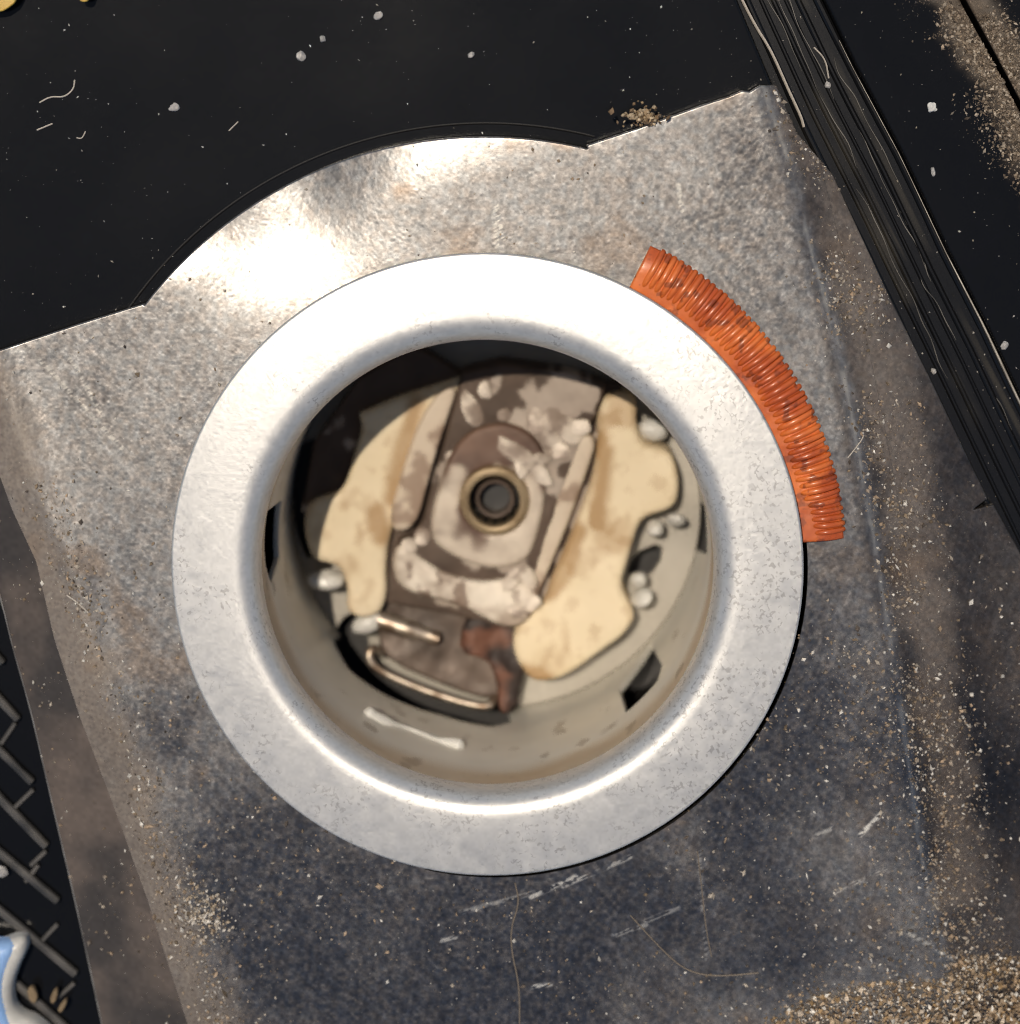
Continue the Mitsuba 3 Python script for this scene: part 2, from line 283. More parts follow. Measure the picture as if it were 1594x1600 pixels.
mat('m_rib', lambda p, n, uv: mix((.03, .03, .031), (.10, .095, .09), noise(p.x * 400, p.y * 400, 1.0)), .35)
mat('m_grain', {'type': 'mesh_attribute', 'name': 'vertex_color'}, .6)
mat('m_soil', lambda p, n, uv: mix((.10, .07, .04), (.30, .22, .13), fbm(p.x * 400, p.y * 400, p.z * 400, 3)), .8)
mat('m_leaf', lambda p, n, uv: mix((.42, .24, .03), (.6, .40, .08), fbm(p.x * 300, p.y * 300, 1.0, 3)), .5)
mat('m_blue', lambda p, n, uv: mix((.22, .40, .72), (.30, .48, .80), fbm(p.x * 200, p.y * 200, 1.0, 2)), .4)
mat('m_edge_highlight', lambda p, n, uv: mix((.2, .18, .16), (.5, .47, .42), noise(p.x * 500, p.y * 500, 1.0)), .35, .6)
mat('m_scuff', lambda p, n, uv: mix((.03, .03, .03), (.16, .15, .135), noise(p.x * 300, p.y * 300, 1.0)), .5)
mat('m_fibre', (.16, .13, .10), .6)
mat('m_fibre_pale', (.42, .38, .33), .6)

# ------------------------------------------------------------------ the setting: black housing round the plate
RB = xy([(1188, 120), (1235, 260), (1265, 380), (1300, 500), (1330, 640), (1360, 800), (1385, 960), (1415, 1150), (1450, 1400), (1490, 1750)])
LB = xy([(-120, 330), (-45, 560), (0, 690), (38, 794), (76, 876), (105, 1000), (144, 1119), (197, 1259), (249, 1403), (284, 1512), (345, 1700)])
LRB, LLB = LineString(RB), LineString(LB)
def side(p, line):
    """signed distance to a line that runs down the picture: positive on its right"""
    d = shapely.distance(LineString(line), shapely.points(p))
    i = np.argmin(np.abs(line[None, :, 1] - p[:, None, 1]), 1)
    x = np.interp(-p[:, 1], -line[:, 1], line[:, 0])
    return np.where(p[:, 0] > x, d, -d)
def softplus(d, w): return w * np.logaddexp(0, d / w)
CH = xy([(228, 472), (915, 228)]); CHD = (CH[1] - CH[0]) / np.linalg.norm(CH[1] - CH[0]); CHN = np.array([-CHD[1], CHD[0]])
HOT = at(432, 285)[:2]
def plate_z(p):
    p = np.asarray(p, float)[:, :2]
    z = -.040 * softplus(p[:, 0] - .030, .012)
    z = z - .36 * .022 * (1 - np.exp(-softplus(side(p, RB) - .0005, .0014) / .022)) - .55 * softplus(-side(p, LB) - .0004, .0013)
    c = np.maximum((p - CH[0]) @ CHN, 0); r = np.linalg.norm(p - CEN, axis=1)
    z = z - .0105 / MM * c ** 2 * (r < .075) * np.clip((.022 - p[:, 0]) / .045, .25, 1) - .0030 * np.exp(-((p[:, 0] - HOT[0]) ** 2 + (p[:, 1] - HOT[1]) ** 2) / .0135 ** 2)
    # broad shallow ridge along the left bend, small dents
    z = z + .00025 * (meshkit.noise(np.c_[p * 42, p[:, 0] * 0], 3) - .5) + .0007 * np.exp(-((side(p, LB) - .003) / .003) ** 2) + .00012 * np.exp(-((side(p, RB) + .0012) / .0013) ** 2)
    return z

def black_zone(name, outline, top, bot, m='m_black', r=.0006, h=.004, label=None):
    return obj(name, slab(Polygon(outline), top, bot, r, h), m)
top_edge = [(-700, -500), (900, -500), (1060, -200), (1140, -30), (1215, 150), (1235, 260), (1100, 420), (200, 640), (-700, 660)]
deck_poly = Polygon(xy(top_edge, -.0044)).difference(Point(*CEN).buffer(.041, 64))
k = obj('housing_deck', slab(deck_poly, -.0044, -.016, .0006, .004), 'm_black'); tag(k, 'glossy black plastic housing deck above the metal plate', kind='structure')
an = np.radians(np.linspace(76, 146, 90))
m = tube(np.c_[CEN[0] + .0689 * np.cos(an), CEN[1] + .0689 * np.sin(an), -.0044 + .00006 * np.sin(an * 23)], .00026, 10)
obj('lip', m, 'm_lip', 'housing_deck', smooth=60)
k = obj('housing_base', slab(Polygon([(-.6, -.6), (.6, -.6), (.6, .6), (-.6, .6)]).difference(Point(*CEN).buffer(.0425, 48)), -.0165, -.03, .0005, .03), 'm_black'); tag(k, None, kind='structure')
well = [(0, -.064), (.0425, -.064), (.0425, -.0165)]
k = obj('housing_well', revolve(well, 96, CEN), 'm_dark'); tag(k, None, kind='structure')

# right: flat black ledge with a crack, in front of it the long scuffed rail
ledge = [(1080, -440), (1232, -120), (1288, 0), (1337, 101), (1411, 240), (1482, 390), (1542, 506), (1584, 596), (1750, 940), (2300, 900), (2300, -500)]
crack = LineString(xy([(1440, -130), (1505, 0), (1550, 82), (1594, 165), (1680, 330)], -.006)).buffer(.00042)
k = obj('housing_ledge', slab(Polygon(xy(ledge, -.006)).difference(crack), -.006, -.016, .0005, .003), 'm_ledge'); tag(k, None, kind='structure')
rail = thing('black_rail', 'long scuffed black plastic rail with lengthwise ridges along the plate', 'rail')
A = np.array([(1120, -120), (1165, 0), (1255, 200), (1340, 372), (1430, 560), (1540, 790), (1680, 1080)], float)
B = np.array([(1230, -120), (1286, 0), (1336, 101), (1411, 240), (1482, 390), (1542, 506), (1584, 596), (1720, 880)], float)
def along(L, t): 
    s = np.r_[0, np.cumsum(np.linalg.norm(np.diff(L, axis=0), axis=1))]; s /= s[-1]
    return np.c_[np.interp(t, s, L[:, 0]), np.interp(t, s, L[:, 1])]
obj('body', slab(Polygon(xy(list(A - [22, -10]) + list((B + [-2, 0])[::-1]), -.0092)), -.0092, -.016, .0006, .003), 'm_rail', rail)
tt = np.linspace(0, 1, 60)
for w, hh, rr in ((.02, .0012, .00055), (.2, .0004, .00035), (.36, .0006, .0004), (.52, .0004, .0003), (.68, .0006, .00045), (.93, .0012, .0006)):
    P = along(A, tt) * (1 - w) + along(B, tt) * w
    q = np.array([at(x, y, -.0092 + hh * .3) for x, y in P])
    q[:, 2] += .00012 * (meshkit.noise(q * 160, 5) - .5)
    obj('ridge', tube(q, rr * (1 + .35 * (meshkit.noise(q * 130, 8) - .5)), 10), 'm_rail', rail)

def line(t0, t1, w, lift, rad, wob=.02):
    P = along(A, np.linspace(t0, t1, 30)); Q = along(B, np.linspace(t0, t1, 30)); w = w + wob * (meshkit.noise(np.c_[P * .02, P[:, 0] * 0], int(w * 50)) - .5)[:, None]
    P = P * (1 - w) + Q * w
    return tube(np.array([at(x, y, -.0092 + lift) for x, y in P]), rad, 6)
obj('edge_glint', line(.18, .82, .955, .0018, np.interp(np.linspace(0, 1, 30), [0, .5, .8, 1], [.00004, .00009, .00024, .00016]), .0), 'm_edge_highlight', rail)  # pale tube standing in for light caught on the rail edge
for t0, t1, w in ((.02, .2, .3), (.1, .34, .42), (.3, .5, .62), (.42, .52, .66), (.5, .6, .55), (.2, .4, .78), (.55, .75, .7), (.36, .62, .28), (.05, .25, .55)):
    obj('scuff', line(t0, t1, w, .0004, np.interp(np.linspace(0, 1, 30), [0, .2, .5, .8, 1], [.00002, .0001, .00005, .0001, .00002]), .09), 'm_scuff', rail)
# left: ribbed black panel below the plate
pan = thing('ribbed_panel', 'black plastic panel with slanting ribs left of the plate', 'panel')
pp = [(-600, 560), (-30, 700), (20, 1014 - 30), (60, 1110), (120, 1380), (190, 1700), (-600, 1700)]
obj('back', slab(Polygon(xy(pp, -.0145)), -.0145, -.0175, .0005, .004), 'm_black', pan)
ribs = [((-70, 948), (4, 1036)), ((-70, 1018), (28, 1124)), ((-60, 1115), (50, 1222)), ((-60, 1185), (72, 1322)), ((-60, 1282), (90, 1408)), ((-60, 1372), (118, 1522)), ((-60, 1460), (140, 1640))]
for a, b in ribs:
    q = np.array([at(a[0] + (b[0] - a[0]) * t, a[1] + (b[1] - a[1]) * t, -.0136) for t in np.linspace(0, 1, 12)])
    obj('rib', tube(q, .00075 * (1 + .3 * (meshkit.noise(q * 200, 2) - .5)), 8), 'm_rib', pan)
for a, b in [((2, 1162), (24, 1130)), ((22, 1263), (52, 1234)), ((48, 1352), (72, 1330)), ((66, 1470), (90, 1444)), ((40, 1378), (60, 1352)), ((90, 1560), (116, 1536))]:
    q = np.array([at(a[0] + (b[0] - a[0]) * t, a[1] + (b[1] - a[1]) * t, -.0138) for t in np.linspace(0, 1, 6)])
    obj('cross_rib', tube(q, .00042, 6), 'm_rib', pan)

# ------------------------------------------------------------------ metal plate
plate = thing('metal_plate', 'dull grey stamped metal plate with bent sides and round lobe', 'plate')
arc = [(CEN[0] + .067 * math.cos(a), CEN[1] + .067 * math.sin(a)) for a in np.radians(np.linspace(76.5, 142.3, 40))]
def px_arc(p): return p
rb_px = [(1188, 137), (1235, 260), (1265, 380), (1300, 500), (1330, 640), (1360, 800), (1385, 960), (1415, 1150), (1450, 1400), (1490, 1750)]
re_px = [(1214, 133), (1244, 205), (1302, 274), (1340, 356), (1389, 461), (1456, 596), (1544, 779), (1522, 796), (1553, 788), (1594, 862), (1700, 1080), (1850, 1400), (1990, 1750)]
lb_px = [(-45, 562), (0, 690), (38, 794), (76, 876), (105, 1000), (144, 1119), (197, 1259), (249, 1403), (284, 1512), (345, 1700)]
le_px = [(-130, 590), (-62, 760), (0, 930), (20, 1014), (48, 1110), (83, 1263), (114, 1394), (140, 1512), (180, 1700)]
top_l = xyf([(-130, 590), (-45, 562), (0, 547), (120, 507), (226, 474)], plate_z)
top_r = xyf([(916, 227), (1000, 199), (1100, 163), (1140, 150), (1160, 141), (1172, 143), (1188, 133), (1214, 133)], plate_z)
outline = np.vstack([top_l, arc[::-1], top_r, xyf(re_px[1:], plate_z), xyf(le_px[::-1][:-1], plate_z)])
whole = Polygon(outline).buffer(0)
# the cut-out sits off centre: a crescent gap stays open below the right of the rim
HOLE = Point(*CEN).buffer(.0375, 64).union(Point(CEN[0] + .0010, CEN[1] - .0010).buffer(RO_ := .0494, 128).difference(Point(*CEN).buffer(.0474, 128)).intersection(Polygon([CEN, CEN + [.1, .01], CEN + [.1, -.1], CEN + [-.02, -.1]])))
rbl = xyf(rb_px, plate_z); lbl = xyf(lb_px, plate_z)
rbl = np.vstack([rbl[0] + (rbl[0] - rbl[1]), rbl, ]); lbl = np.vstack([lbl[0] + (lbl[0] - lbl[1]), lbl])
right_zone = Polygon(np.vstack([rbl + [.004, 0], [(.3, -.3), (.3, .3)]])).buffer(0)
left_zone = Polygon(np.vstack([lbl - [.0014, 0], [(-.3, -.3), (-.3, .3)]])).buffer(0)
face = whole.difference(right_zone.buffer(-.0008)).difference(left_zone.buffer(-.0008)).difference(HOLE)
th = .0013
rim_line = whole.boundary
def flange(zone): return max(polys(whole.intersection(zone)), key=lambda g: g.area)
m = slab(face, plate_z, lambda p: plate_z(p) - th, .00028, .0013, 4, rim_line)
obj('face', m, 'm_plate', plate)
k = obj('side_flange', slab(flange(left_zone), lambda p: plate_z(p) - 1e-5, lambda p: plate_z(p) - th, .0003, .0013, 4, rim_line), 'm_flange', plate); tag(k, 'dark brown left side flange')
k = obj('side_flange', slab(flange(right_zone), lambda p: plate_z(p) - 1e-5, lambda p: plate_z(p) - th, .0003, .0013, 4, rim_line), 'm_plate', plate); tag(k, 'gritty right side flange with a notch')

q = xyf(chaikin(le_px[1:], 2, False), plate_z); q = np.c_[q, plate_z(q) - .0003]
k = obj('edge_highlight', tube(q + [.0001, 0, 0], .00024, 8), 'm_edge_highlight', plate); tag(k, 'thin pale tube added as the edge highlight of the left flange')  # pale tube added as the highlight along the flange edge
# ------------------------------------------------------------------ flanged cup
cup = thing('flanged_cup', 'deep metal cup with wide bright rolled rim set in the plate', 'cup')
RO, RI = .0494, .0356
prof = []
prof += [(RO - .0012, .0011), (RO - .0003, .0012), (RO, .0016)]
for a in np.linspace(0, 90, 6): prof.append((RO - .0004 + .0004 * math.cos(math.radians(a)), .0024 + .0004 * math.sin(math.radians(a))))
prof += [(.0475, .00296), (.0450, .0032), (.0420, .00345)]
for u in np.linspace(0, 1, 26) ** .8: prof.append((.0399 - (.0399 - RI) * u, .0035 - .0050 * (1 - (1 - u ** 2.6) ** (1 / 2.2))))
prof += [(RI, -.0021), (RI + .0012, -.0021), (RI + .0012, .0)]
prof += [(.040, .0015), (RO - .0012, .0011)]
m = revolve(prof, 220, CEN); m.fix_normals()
v = m.vertices.copy(); v[:, 2] += .030 * (v[:, 0] - CEN[0]) + .004 * (v[:, 1] - CEN[1]); m = trimesh.Trimesh(v, m.faces, process=False)
obj('rim', m, 'm_rim', cup, smooth=50)
def on_wall(px, py, R=RI + .0006):
    d = ray(px, py); o = CAM[:2] - CEN; a = d[:2] @ d[:2]; b = o @ d[:2]; c = o @ o - R * R
    t = (-b + math.sqrt(max(0.0, b * b - a * c))) / a; p = CAM + d * t
    return math.atan2(p[1] - CEN[1], p[0] - CEN[0]), p[2]
RW = RI + .0001
def wall_poly(pts):
    q = [on_wall(*p, RW) for p in pts]; return Polygon([((a if a < math.pi / 2 else a - 2 * math.pi) * RW, z) for a, z in q]).buffer(0)
slots = [[(521, 1000), (545, 1046), (600, 1084), (690, 1117), (770, 1135), (800, 1128), (790, 1095), (700, 1080), (600, 1045), (560, 980)], [(1016, 1006), (1034, 1040), (1027, 1064), (978, 1113), (967, 1076)], [(1087, 778), (1101, 792), (1104, 866), (1088, 862)], [(418, 800), (441, 782), (437, 870), (424, 912), (415, 880)]]
wp = shapely.box(-1.5 * math.pi * RW, SUNK, .5 * math.pi * RW, -.0019)
for s in slots: wp = wp.difference(wall_poly(s))
ws = slab(wp, 0.0, -.0009, .0002, .0022, 1)
v = ws.vertices; a = v[:, 0] / RW
ws = trimesh.Trimesh(np.c_[CEN[0] + (RW - v[:, 2]) * np.cos(a), CEN[1] + (RW - v[:, 2]) * np.sin(a), v[:, 1]], ws.faces, process=False)
obj('wall', ws, 'm_wall', cup, smooth=40)
FZ = SUNK
floor_holes = [[(521, 1002), (532, 968), (556, 955), (575, 990), (578, 1040), (640, 1072), (700, 1092), (770, 1105), (786, 1070), (800, 1128), (770, 1134), (690, 1116), (600, 1084), (545, 1048)],
               [(988, 866), (1036, 846), (1030, 886), (990, 915), (978, 900)], [(462, 700), (500, 680), (480, 800), (492, 870), (476, 872), (456, 800)]]
fp = Point(*CEN).buffer(RW, 64)
for q in floor_holes: fp = fp.difference(Polygon(chaikin(xy(q, FZ), 1)).buffer(0))
obj('floor', slab(fp, lambda p: FZ + .00025 * meshkit.fbm(np.c_[p * 120, p[:, 0] * 0], 2), FZ - .001, .0003, .0025, 2), 'm_floor', cup)
# tab pressed into the wall, its glint built as a white bead along it
q = []
for x, y in chaikin([(572, 1112), (600, 1128), (640, 1138), (680, 1156), (722, 1166)], 2, False):
    a, z = on_wall(x, y, RI - .0002); q.append((CEN[0] + (RI - .0002) * math.cos(a), CEN[1] + (RI - .0002) * math.sin(a), z))
q = np.array(q)
k = obj('bead_glint', tube(q, .0008 * np.interp(np.linspace(0, 1, len(q)), np.linspace(0, 1, 12), [1, 1.5, 1.1, 1.4, .8, .5, .4, .7, .6, 1.3, 1.6, 1.1]), 10), 'm_white', cup); tag(k, 'white bead built as the glint on the lower inner wall')

# ------------------------------------------------------------------ mechanism on the cup floor
RP = [(944, 621), (960, 613), (984, 615), (996, 629), (993, 658), (1000, 684), (1013, 698), (1045, 703), (1055, 721), (1062, 753), (1058, 787), (1045, 798), (1010, 808), (997, 821), (989, 848), (979, 882),
      (969, 913), (979, 936), (992, 960), (989, 973), (971, 997), (944, 1015), (918, 1034), (880, 1060), (839, 1068), (821, 1055), (805, 1029), (800, 1002), (807, 973), (826, 955), (850, 942), (860, 907),
      (886, 850), (915, 779), (929, 732), (934, 684), (931, 658), (937, 632)]
ZP = -.044
def pawl(pts, key, bar, clip=None):
    pg = Polygon(chaikin(xy(pts, ZP), 2)).buffer(0).intersection(Point(*CEN).buffer(RI - .0012, 64))
    if clip is not None: pg = pg.intersection(clip)
    und = lambda p: ZP + .0006 * (meshkit.noise(np.c_[p * 160, p[:, 0] * 0], 9) - .5)
    obj('body', slab(pg, und, -.0542, .0012, .0013, 6), 'm_cream', key, smooth=60)
    bg = Polygon(chaikin(xy(bar, ZP + .0015), 2)).buffer(0)
    obj('edge_bar', slab(bg, ZP + .0012, ZP - .006, .0008, .0012), 'm_guide', key, smooth=60)
a = thing('plastic_pawl', 'cream plastic pawl with notched outer edge right of the central socket', 'pawl')
pawl(RP, a, [(900, 690), (916, 676), (930, 688), (928, 708), (890, 816), (856, 895), (840, 934), (822, 926), (832, 880), (864, 790)])
c2 = np.array([768, 790.0])
LP = [tuple(2 * c2 - np.array(p)) for p in RP]
b = thing('plastic_pawl', 'cream plastic pawl half in shade left of the central socket', 'pawl')
pawl(LP, b, [(601, 831), (632, 720), (662, 640), (700, 600), (715, 610), (704, 640), (672, 740), (650, 830)], Polygon(xy([(440, 1000), (440, 760), (500, 690), (560, 648), (620, 622), (720, 590), (760, 1000)], ZP)))
# carrier
car = thing('carrier_block', 'rusty brown greasy metal carrier between the cream pawls', 'carrier')
CZ = -.0425
cp = Polygon(chaikin(xy([(726, 560), (950, 590), (936, 640), (905, 700), (868, 800), (838, 900), (826, 945), (770, 945), (620, 905), (612, 850), (655, 832), (675, 750), (704, 650)], CZ), 1))
hole = Point(*at(773, 782, CZ + .0015)[:2])
rough_top = lambda z, s, k: (lambda p: z + s * (meshkit.fbm(np.c_[p * 260, p[:, 0] * 0], 3, k) - .5))
sk = Polygon(xy([(730, 590), (972, 600), (960, 700), (930, 810), (880, 930), (820, 990), (700, 960), (590, 940), (590, 840), (470, 800), (490, 690), (560, 590), (650, 540)], -.047)).intersection(Point(*CEN).buffer(RI - .002))
obj('skirt', slab(sk.difference(hole.buffer(.0058)), -.0472, -.053, .0006, .0016), 'm_brown', car)
obj('body', slab(cp.difference(hole.buffer(.0058)), rough_top(CZ, .0007, 1), -.053, .0008, .0009), 'm_brown', car, smooth=60)
bp = Polygon(chaikin(xy([(715, 680), (790, 655), (850, 690), (856, 760), (838, 850), (815, 885), (760, 890), (700, 868), (668, 840), (680, 770)], CZ + .0015), 2))
k = obj('boss', slab(bp.difference(hole.buffer(.0056)), rough_top(CZ + .0014, .0006, 4), CZ - .002, .0009, .0008), 'm_boss', car, smooth=60); tag(k, 'pale worn boss round the socket')
hc = (hole.x, hole.y); hz = CZ + .0018
m = revolve([(.0042, hz - .006), (.0042, hz + .0002), (.0045, hz + .0007), (.0050, hz + .0009), (.0057, hz + .0006), (.0060, hz - .001)], 64, hc); m.fix_normals()
obj('collar', m, 'm_brass', car)
obj('socket', revolve([(.0, hz - .0075), (.0042, hz - .0075), (.0042, hz - .0005)], 48, hc), 'm_dark', car)
m = revolve([(.0026, hz - .0072), (.0034, hz - .0072), (.0034, hz - .0032), (.0031, hz - .0028), (.0027, hz - .003), (.0025, hz - .004), (.0025, hz - .0072)], 48, (hc[0], hc[1] - .0002)); m.fix_normals()
obj('bolt_end', m, 'm_dim', car)
for i, (x, y, sx, sy, z) in enumerate([(738, 636, 26, 46, 0), (760, 608, 20, 22, 0), (788, 648, 16, 16, 0), (748, 680, 14, 12, 0), (838, 655, 34, 24, 0), (868, 655, 30, 30, 0), (890, 672, 40, 30, 0), (862, 686, 26, 34, 0), (908, 668, 22, 22, 0), (875, 705, 22, 26, 0),
        (806, 705, 22, 52, 1), (818, 722, 18, 40, 1), (838, 720, 16, 44, 1), (846, 742, 16, 36, 1), (705, 715, 14, 18, 0), (660, 838, 24, 20, 0), (640, 852, 18, 20, 0), (824, 900, 30, 20, 1), (802, 905, 34, 18, 1), (825, 938, 30, 26, 0), (806, 948, 26, 22, 0)]):
    c = at(x, y, CZ + .0002 + .0014 * z); m = pebble((0, 0, 0), (sx * 1.5e-4, sy * 1.35e-4, .0008), i * 3 + 2, .3, 3); m.apply_translation(c)
    obj('grease_blob', m, 'm_blob', car, smooth=True)
# front ledge, step, roller, wire
lp = Polygon(chaikin(xy([(622, 846), (650, 866), (700, 898), (760, 912), (830, 890), (848, 915), (832, 968), (796, 988), (735, 956), (680, 938), (622, 922), (610, 880)], CZ + .001), 2))
obj('front_lip', slab(lp, rough_top(CZ + .0005, .0009, 7), CZ - .003, .0010, .0008), 'm_pale', car, smooth=60)
sp = Polygon(chaikin(xy([(610, 900), (840, 945), (815, 1060), (796, 1075), (775, 1098), (700, 1075), (610, 1035), (588, 1000), (596, 930)], -.050), 1)).intersection(Point(*CEN).buffer(RI - .001))
obj('lower_step', slab(sp, rough_top(-.0497, .0012, 11), -.0535, .0008, .0009), 'm_dim', car, smooth=60)  # dark brown carries the shadow of the drop below the ledge
rp = Polygon(chaikin(xy([(722, 975), (745, 950), (830, 950), (838, 985), (815, 1062), (806, 1112), (780, 1120), (775, 1060), (760, 1030), (716, 1020)], -.048), 1)).intersection(Point(*CEN).buffer(RI - .0006))
k = obj('rusty_lug', slab(rp, rough_top(-.0478, .0024, 13), -.0535, .0010, .0008), 'm_rust', car, smooth=60); tag(k, 'rusty reddish lug at the lower end')
rl = thing('roller', 'small shiny steel roller below the brown carrier', 'roller')
q = np.array([at(590 + 95 * t, 968 + 30 * t, -.0475) for t in np.linspace(0, 1, 8)])
obj('barrel', tube(q, [.0017] * 5 + [.0013] * 3, 16), 'm_steel', rl)
obj('end_cap', pebble(at(577, 972, -.0475), (.0038, .0066, .004), 3, .1, 3), 'm_white', rl)
q = chaikin(np.array([at(x, y, z) for x, y, z in [(596, 1022, -.0515), (584, 1010, -.0495), (574, 1024, -.049), (585, 1044, -.049), (640, 1070, -.049), (700, 1091, -.049), (748, 1104, -.049), (768, 1103, -.049), (776, 1085, -.0505)]]), 2, False)
k = obj('wire_clip', tube(q, .00075, 12), 'm_steel'); tag(k, 'bent steel wire clip lying across the dark slot in the cup floor', 'clip')
# white pegs
for lab, x, y, sx, sy in (('white peg in the upper notch of the right cream pawl', 1019, 672, .0038, .0052), ('long white peg against the left cream pawl', 511, 906, .0034, .0070), ('small round white peg beside the lower notch of the right pawl', 1024, 824, .0030, .0026),
                          ('smallest white peg next to the right wall slot', 1056, 812, .0022, .0034), ('white peg above the lower end of the right pawl', 997, 906, .0028, .0030), ('dull grey-white peg touching the lower right pawl edge', 1003, 934, .0026, .0040)):
    m = pebble((0, 0, 0), (sx, sy, .006), int(x), .12, 3); c = at(x, y, -.048); m.apply_translation(c)
    k = obj('white_peg', m, 'm_white'); tag(k, lab, 'peg')

# ------------------------------------------------------------------ orange toothed arc under the rim
oz = lambda p: plate_z(p)
arc_t = thing('toothed_arc', 'amber orange plastic arc with fine ribs tucked under the rim', 'gear segment')
A0, A1 = math.radians(4.0), math.radians(63.2)
an = np.linspace(A0, A1, 70)
RAO = .0558
CA = at(762, 881, .0010)[:2]
def arc_z(p):
    r = np.linalg.norm(p - CA, axis=1); u = np.clip((r - .0522) / (RAO - .0522), -1, 1)
    return .0016 - .0013 * np.where(u > 0, u ** 2, .25 * u ** 2) - .0003 - .034 * np.clip(p[:, 0] - .03, 0, 1)
wob = lambda x: RAO + .00012 * math.sin(9 * x) + .0001 * math.sin(31 * x + 1)
ring_pts = [(CA[0] + .0478 * math.cos(x), CA[1] + .0478 * math.sin(x)) for x in an] + [(CA[0] + wob(x) * math.cos(x), CA[1] + wob(x) * math.sin(x)) for x in an[::-1]]
obj('band', slab(Polygon(ring_pts), arc_z, lambda p: plate_z(p) - .0001, .0004, .0008), 'm_orange', arc_t, smooth=60)
n = 46
for i in range(n):
    x = A0 + math.radians(1.0) + (A1 - A0 - math.radians(2.4)) * (i + .5) / n + random.uniform(-.0012, .0012)
    r0, r1 = .0499 + random.uniform(-.0002, .0002) + (.0016 * max(0, 1 - i / 8)), RAO + .00005
    rr = np.linspace(r0, r1, 12); xx = x + np.linspace(0, random.uniform(-.004, .004), 12); P = np.c_[CA[0] + rr * np.cos(xx), CA[1] + rr * np.sin(xx)]
    sink = np.interp(np.linspace(0, 1, 12), [0, .12, .35, .9, 1], [-.00045, -.0001, .00032, .0004, .00015])
    q = np.c_[P, arc_z(P) + sink]
    obj('rib', tube(q, np.interp(np.linspace(0, 1, 12), [0, .5, 1], [.00046, .0005, .00044]) * random.uniform(.9, 1.08), 10), 'm_orange', arc_t, smooth=70)

# ------------------------------------------------------------------ grit, soil, fibres, leaves
def pick(n, poly, dens):
    x0, y0, x1, y1 = poly.bounds; out = []
    while sum(map(len, out)) < n:
        p = rng.uniform((x0, y0), (x1, y1), (n * 4, 2)); p = p[contains_xy(poly, p[:, 0], p[:, 1])]
        out.append(p[rng.random(len(p)) < dens(p)])
    return np.vstack(out)[:n]
def cols(n, pal, j=.2):
    c = np.array(pal)[rng.integers(0, len(pal), n)]; return np.clip(c * (1 + j * rng.normal(size=(n, 1))), .01, .95)
view = Polygon(xy([(-30, -30), (1624, -30), (1624, 1630), (-30, 1630)]))
fl = whole.difference(Point(*CEN).buffer(RO + .0003)).intersection(view)
def dens_plate(p):
    l = side(p, LB); r = side(p, RB); nz = meshkit.fbm(np.c_[p * 90, p[:, 0] * 0], 3, 5)
    low = np.clip((.02 - p[:, 1]) / .05, 0.25, 1)
    d = .10 * low + .9 * np.exp(-((l - .0035) / .003) ** 2) * (p[:, 1] < .005) + .7 * np.exp(-((r - .0035) / .0035) ** 2) + .35 * (r > 0) * (r < .012) + .35 * np.exp(-((r + .004) / .01) ** 2) * (p[:, 1] < -.02)
    return np.clip(d * np.clip((nz - .3) * 3, .1, 1), 0, 1)
p = pick(20000, fl, dens_plate); s = .00014 + .00085 * rng.random(len(p)) ** 6
g, c = grains(np.c_[p, plate_z(p)], s, cols(len(p), [(.28, .23, .18), (.38, .33, .27), (.20, .15, .10), (.55, .52, .47), (.10, .08, .065), (.34, .25, .17)]))
k = obj('plate_grit', g, 'm_grain', smooth=False, color=c); tag(k, 'fine brown and pale grit strewn over the metal plate', 'grit', kind='stuff')
blk = deck_poly.difference(whole).intersection(view)
p = pick(280, blk, lambda p: .35 + .65 * (meshkit.fbm(np.c_[p * 40, p[:, 0] * 0], 2, 2) > .5)); s = .00012 + .0004 * rng.random(len(p)) ** 5
g, c = grains(np.c_[p, np.full(len(p), -.0044)], s, cols(len(p), [(.5, .47, .43), (.3, .27, .23), (.62, .6, .57)]))
k = obj('deck_specks', g, 'm_grain', smooth=False, color=c); tag(k, 'tiny pale specks of dust on the black deck', 'specks', kind='stuff')
lg = Polygon(xy(ledge, -.006)).union(Polygon(xy(list(A) + list(B[::-1]), -.007))).intersection(view).difference(whole)
lz = lambda p: np.where(contains_xy(Polygon(xy(ledge, -.006)), p[:, 0], p[:, 1]), -.006, -.0092)
p = pick(260, lg, lambda p: np.full(len(p), 1.0)); s = .00012 + .0004 * rng.random(len(p)) ** 4
g, c = grains(np.c_[p, lz(p)], s, cols(len(p), [(.45, .42, .38), (.3, .26, .2)]))
k = obj('ledge_specks', g, 'm_grain', smooth=False, color=c); tag(k, 'tiny pale specks on the black ledge and rail', 'specks', kind='stuff')
# dirt band along the crack
CK = LineString(xy([(1440, -130), (1505, 0), (1550, 82), (1594, 165), (1680, 330)], -.006))
def dck(p):
    d = shapely.distance(CK, shapely.points(p)); x = np.interp(-p[:, 1], -np.array(CK.coords)[:, 1], np.array(CK.coords)[:, 0]); lft = p[:, 0] < x
    return np.exp(-(d / np.where(lft, .0042, .0035)) ** 2) * (d > .0006) * np.clip((meshkit.fbm(np.c_[p * 150, p[:, 0] * 0], 3, 6) - .3) * 4, .1, 1)
p = pick(12000, Polygon(xy([(1380, -30), (1624, -30), (1624, 330), (1520, 260)], -.006)), dck); s = .00012 + .0008 * rng.random(len(p)) ** 6
g, c = grains(np.c_[p, np.full(len(p), -.006)], s, cols(len(p), [(.16, .12, .085), (.24, .185, .13), (.09, .068, .048), (.36, .30, .23)]))
k = obj('crack_dirt', g, 'm_grain', smooth=False, color=c); tag(k, 'brown dirt packed along the crack in the black ledge', 'dirt', kind='stuff')
